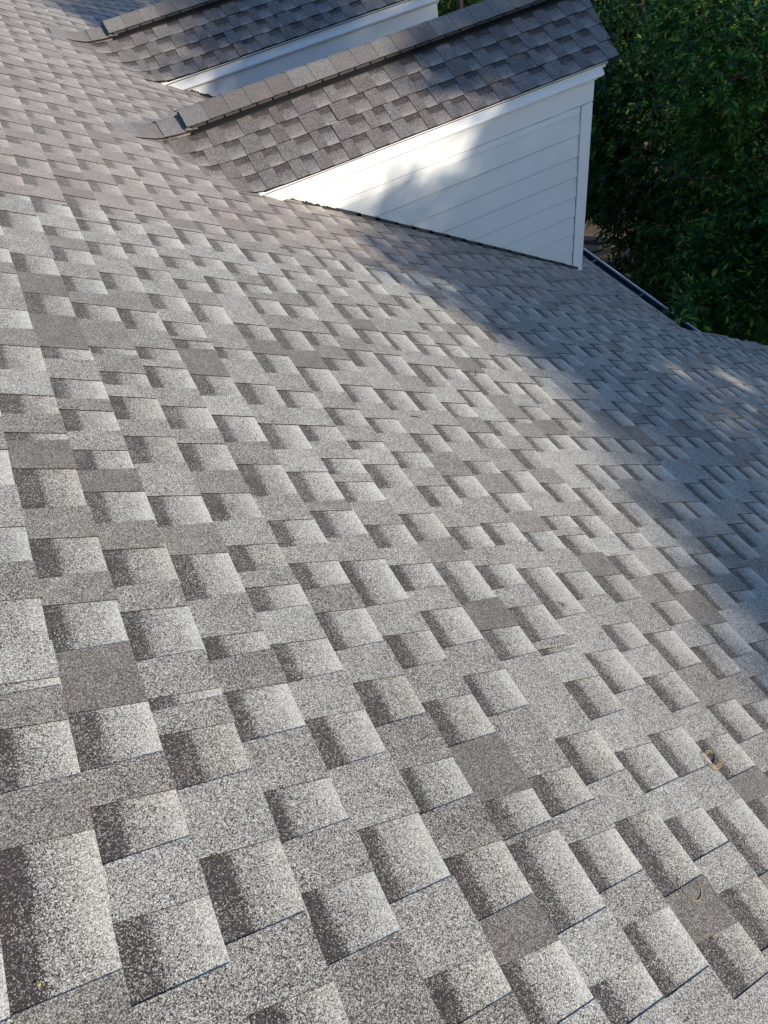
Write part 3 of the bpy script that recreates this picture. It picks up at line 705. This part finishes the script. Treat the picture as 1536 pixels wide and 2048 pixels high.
caster('shade tree off to the right, in front of the wood', 9.5, 15.5, -7.5, 20, .18, 12)
caster('far shade tree off to the right, beyond the others', 15.5, 24.0, -7.5, 20, .22, 6)

# ------------------------------------------------------------------ small things on the roof
def roof_at(px, py, n=0.018):
    d_ = dirpix(px, py); nv = Vector((SP, 0, CP)); t_ = (n - CAM.dot(nv)) / d_.dot(nv); return CAM + d_ * t_
def string_thing(label, pts, r=0.0008):
    P = [roof_at(px, py, n) for px, py, n in pts]
    # smooth the path
    Q = []
    for i in range(len(P) - 1):
        p0, p1, p2, p3 = P[max(i - 1, 0)], P[i], P[i + 1], P[min(i + 2, len(P) - 1)]
        for k in range(6):
            t_ = k / 6; Q.append(0.5 * ((2 * p1) + (p2 - p0) * t_ + (2 * p0 - 5 * p1 + 4 * p2 - p3) * t_ ** 2 + (3 * p1 - p0 - 3 * p2 + p3) * t_ ** 3))
    Q.append(P[-1])
    v, f = tube(Q, r, r, 6); mb = MB(); mb.add(v, f)
    tag(link('string', mb.mesh('string', True), M_BAND), label, 'string')
cx, cy = 1426, 1518
coil = []
for i in range(30):
    a = i / 30 * 2 * math.pi * 2.6; rr = 1.0 - 0.42 * i / 30
    X, Y = 15 * rr * math.cos(a), 23 * rr * math.sin(a); ph = math.radians(-38)
    coil.append((cx + X * math.cos(ph) - Y * math.sin(ph), cy + X * math.sin(ph) + Y * math.cos(ph), 0.019 + 0.0012 * (i % 3)))
string_thing('small coil of tan string lying flat on a shingle near the right edge', coil)
string_thing('thin open loop of tan string hanging over a shingle edge, lower right', [(1362, 1754, .018), (1361, 1768, .018), (1368, 1781, .018), (1377, 1793, .018), (1389, 1801, .018), (1399, 1799, .018), (1403, 1788, .018), (1401, 1775, .018), (1394, 1764, .019)])
M_DRY, t, b = newmat('dry_leaf', 0.8, 0.2); b.inputs['Base Color'].default_value = (0.10, 0.06, 0.03, 1)
M_DRYY, t, b = newmat('dry_leaf_yellow', 0.8, 0.2); b.inputs['Base Color'].default_value = (0.5, 0.42, 0.12, 1)
def dryleaf(px, py, L_, ang, label, mat=M_DRY):
    p = roof_at(px, py, 0.02); u = Vector((CP, 0, -SP)); v = Vector((0, 1, 0)); n_ = Vector((SP, 0, CP))
    a = u * math.cos(ang) + v * math.sin(ang); b_ = a.cross(n_); mb = MB(); pts = []
    for t_, w_, z_ in ((0, .0, 0), (.3, .22, .05), (.65, .24, .1), (1, 0, .22)):
        pts += [p + a * L_ * (t_ - .5) + b_ * L_ * w_ + n_ * L_ * (z_ + .06), p + a * L_ * (t_ - .5) + n_ * L_ * z_, p + a * L_ * (t_ - .5) - b_ * L_ * w_ + n_ * L_ * (z_ + .08)]
    mb.add(pts, [(3 * i + j, 3 * i + j + 1, 3 * i + j + 4, 3 * i + j + 3) for i in range(3) for j in range(2)])
    tag(link('dry_leaf', mb.mesh('dry_leaf', True), mat), label, 'dry leaf', 'bits of dry leaf on the roof')
dryleaf(1232, 594, .05, .6, 'dark curled leaf on the shaded shingles close to the gutter')
dryleaf(1263, 611, .04, 1.6, 'dark leaf scrap halfway between dormer corner and hanging spray')
dryleaf(1316, 627, .05, 2.4, 'dark leaf lying against the gutter beside the hanging spray')
dryleaf(1174, 580, .03, 0.4, 'tiny dark leaf scrap on shaded shingles below the dormer corner')
dryleaf(79, 1971, .006, 1.0, 'tiny yellow leaf fragment on the dark shingle at bottom left', M_DRYY)

def twig(label, pts, r):
    P = [roof_at(px, py, 0.017) for px, py in pts]; v, f = tube(P, r, r * .4, 5); mb = MB(); mb.add(v, f)
    tag(link('twig', mb.mesh('twig', True), M_SEAL), label, 'twig', 'bits of twig on the roof')
twig('short dark twig lying in the bright middle of the near roof', [(822, 832), (832, 833), (842, 836)], .0022)
twig('tiny upright dark sliver at a shingle edge below the dormer wall', [(950, 738), (953, 745), (951, 753)], .0018)
twig('bent dark twig bit on the near roof, well above the string coil', [(1122, 1206), (1128, 1211), (1135, 1212)], .0018)
twig('thin dark twig on the near roof, just short of the shade', [(1022, 694), (1034, 697), (1046, 702)], .002)
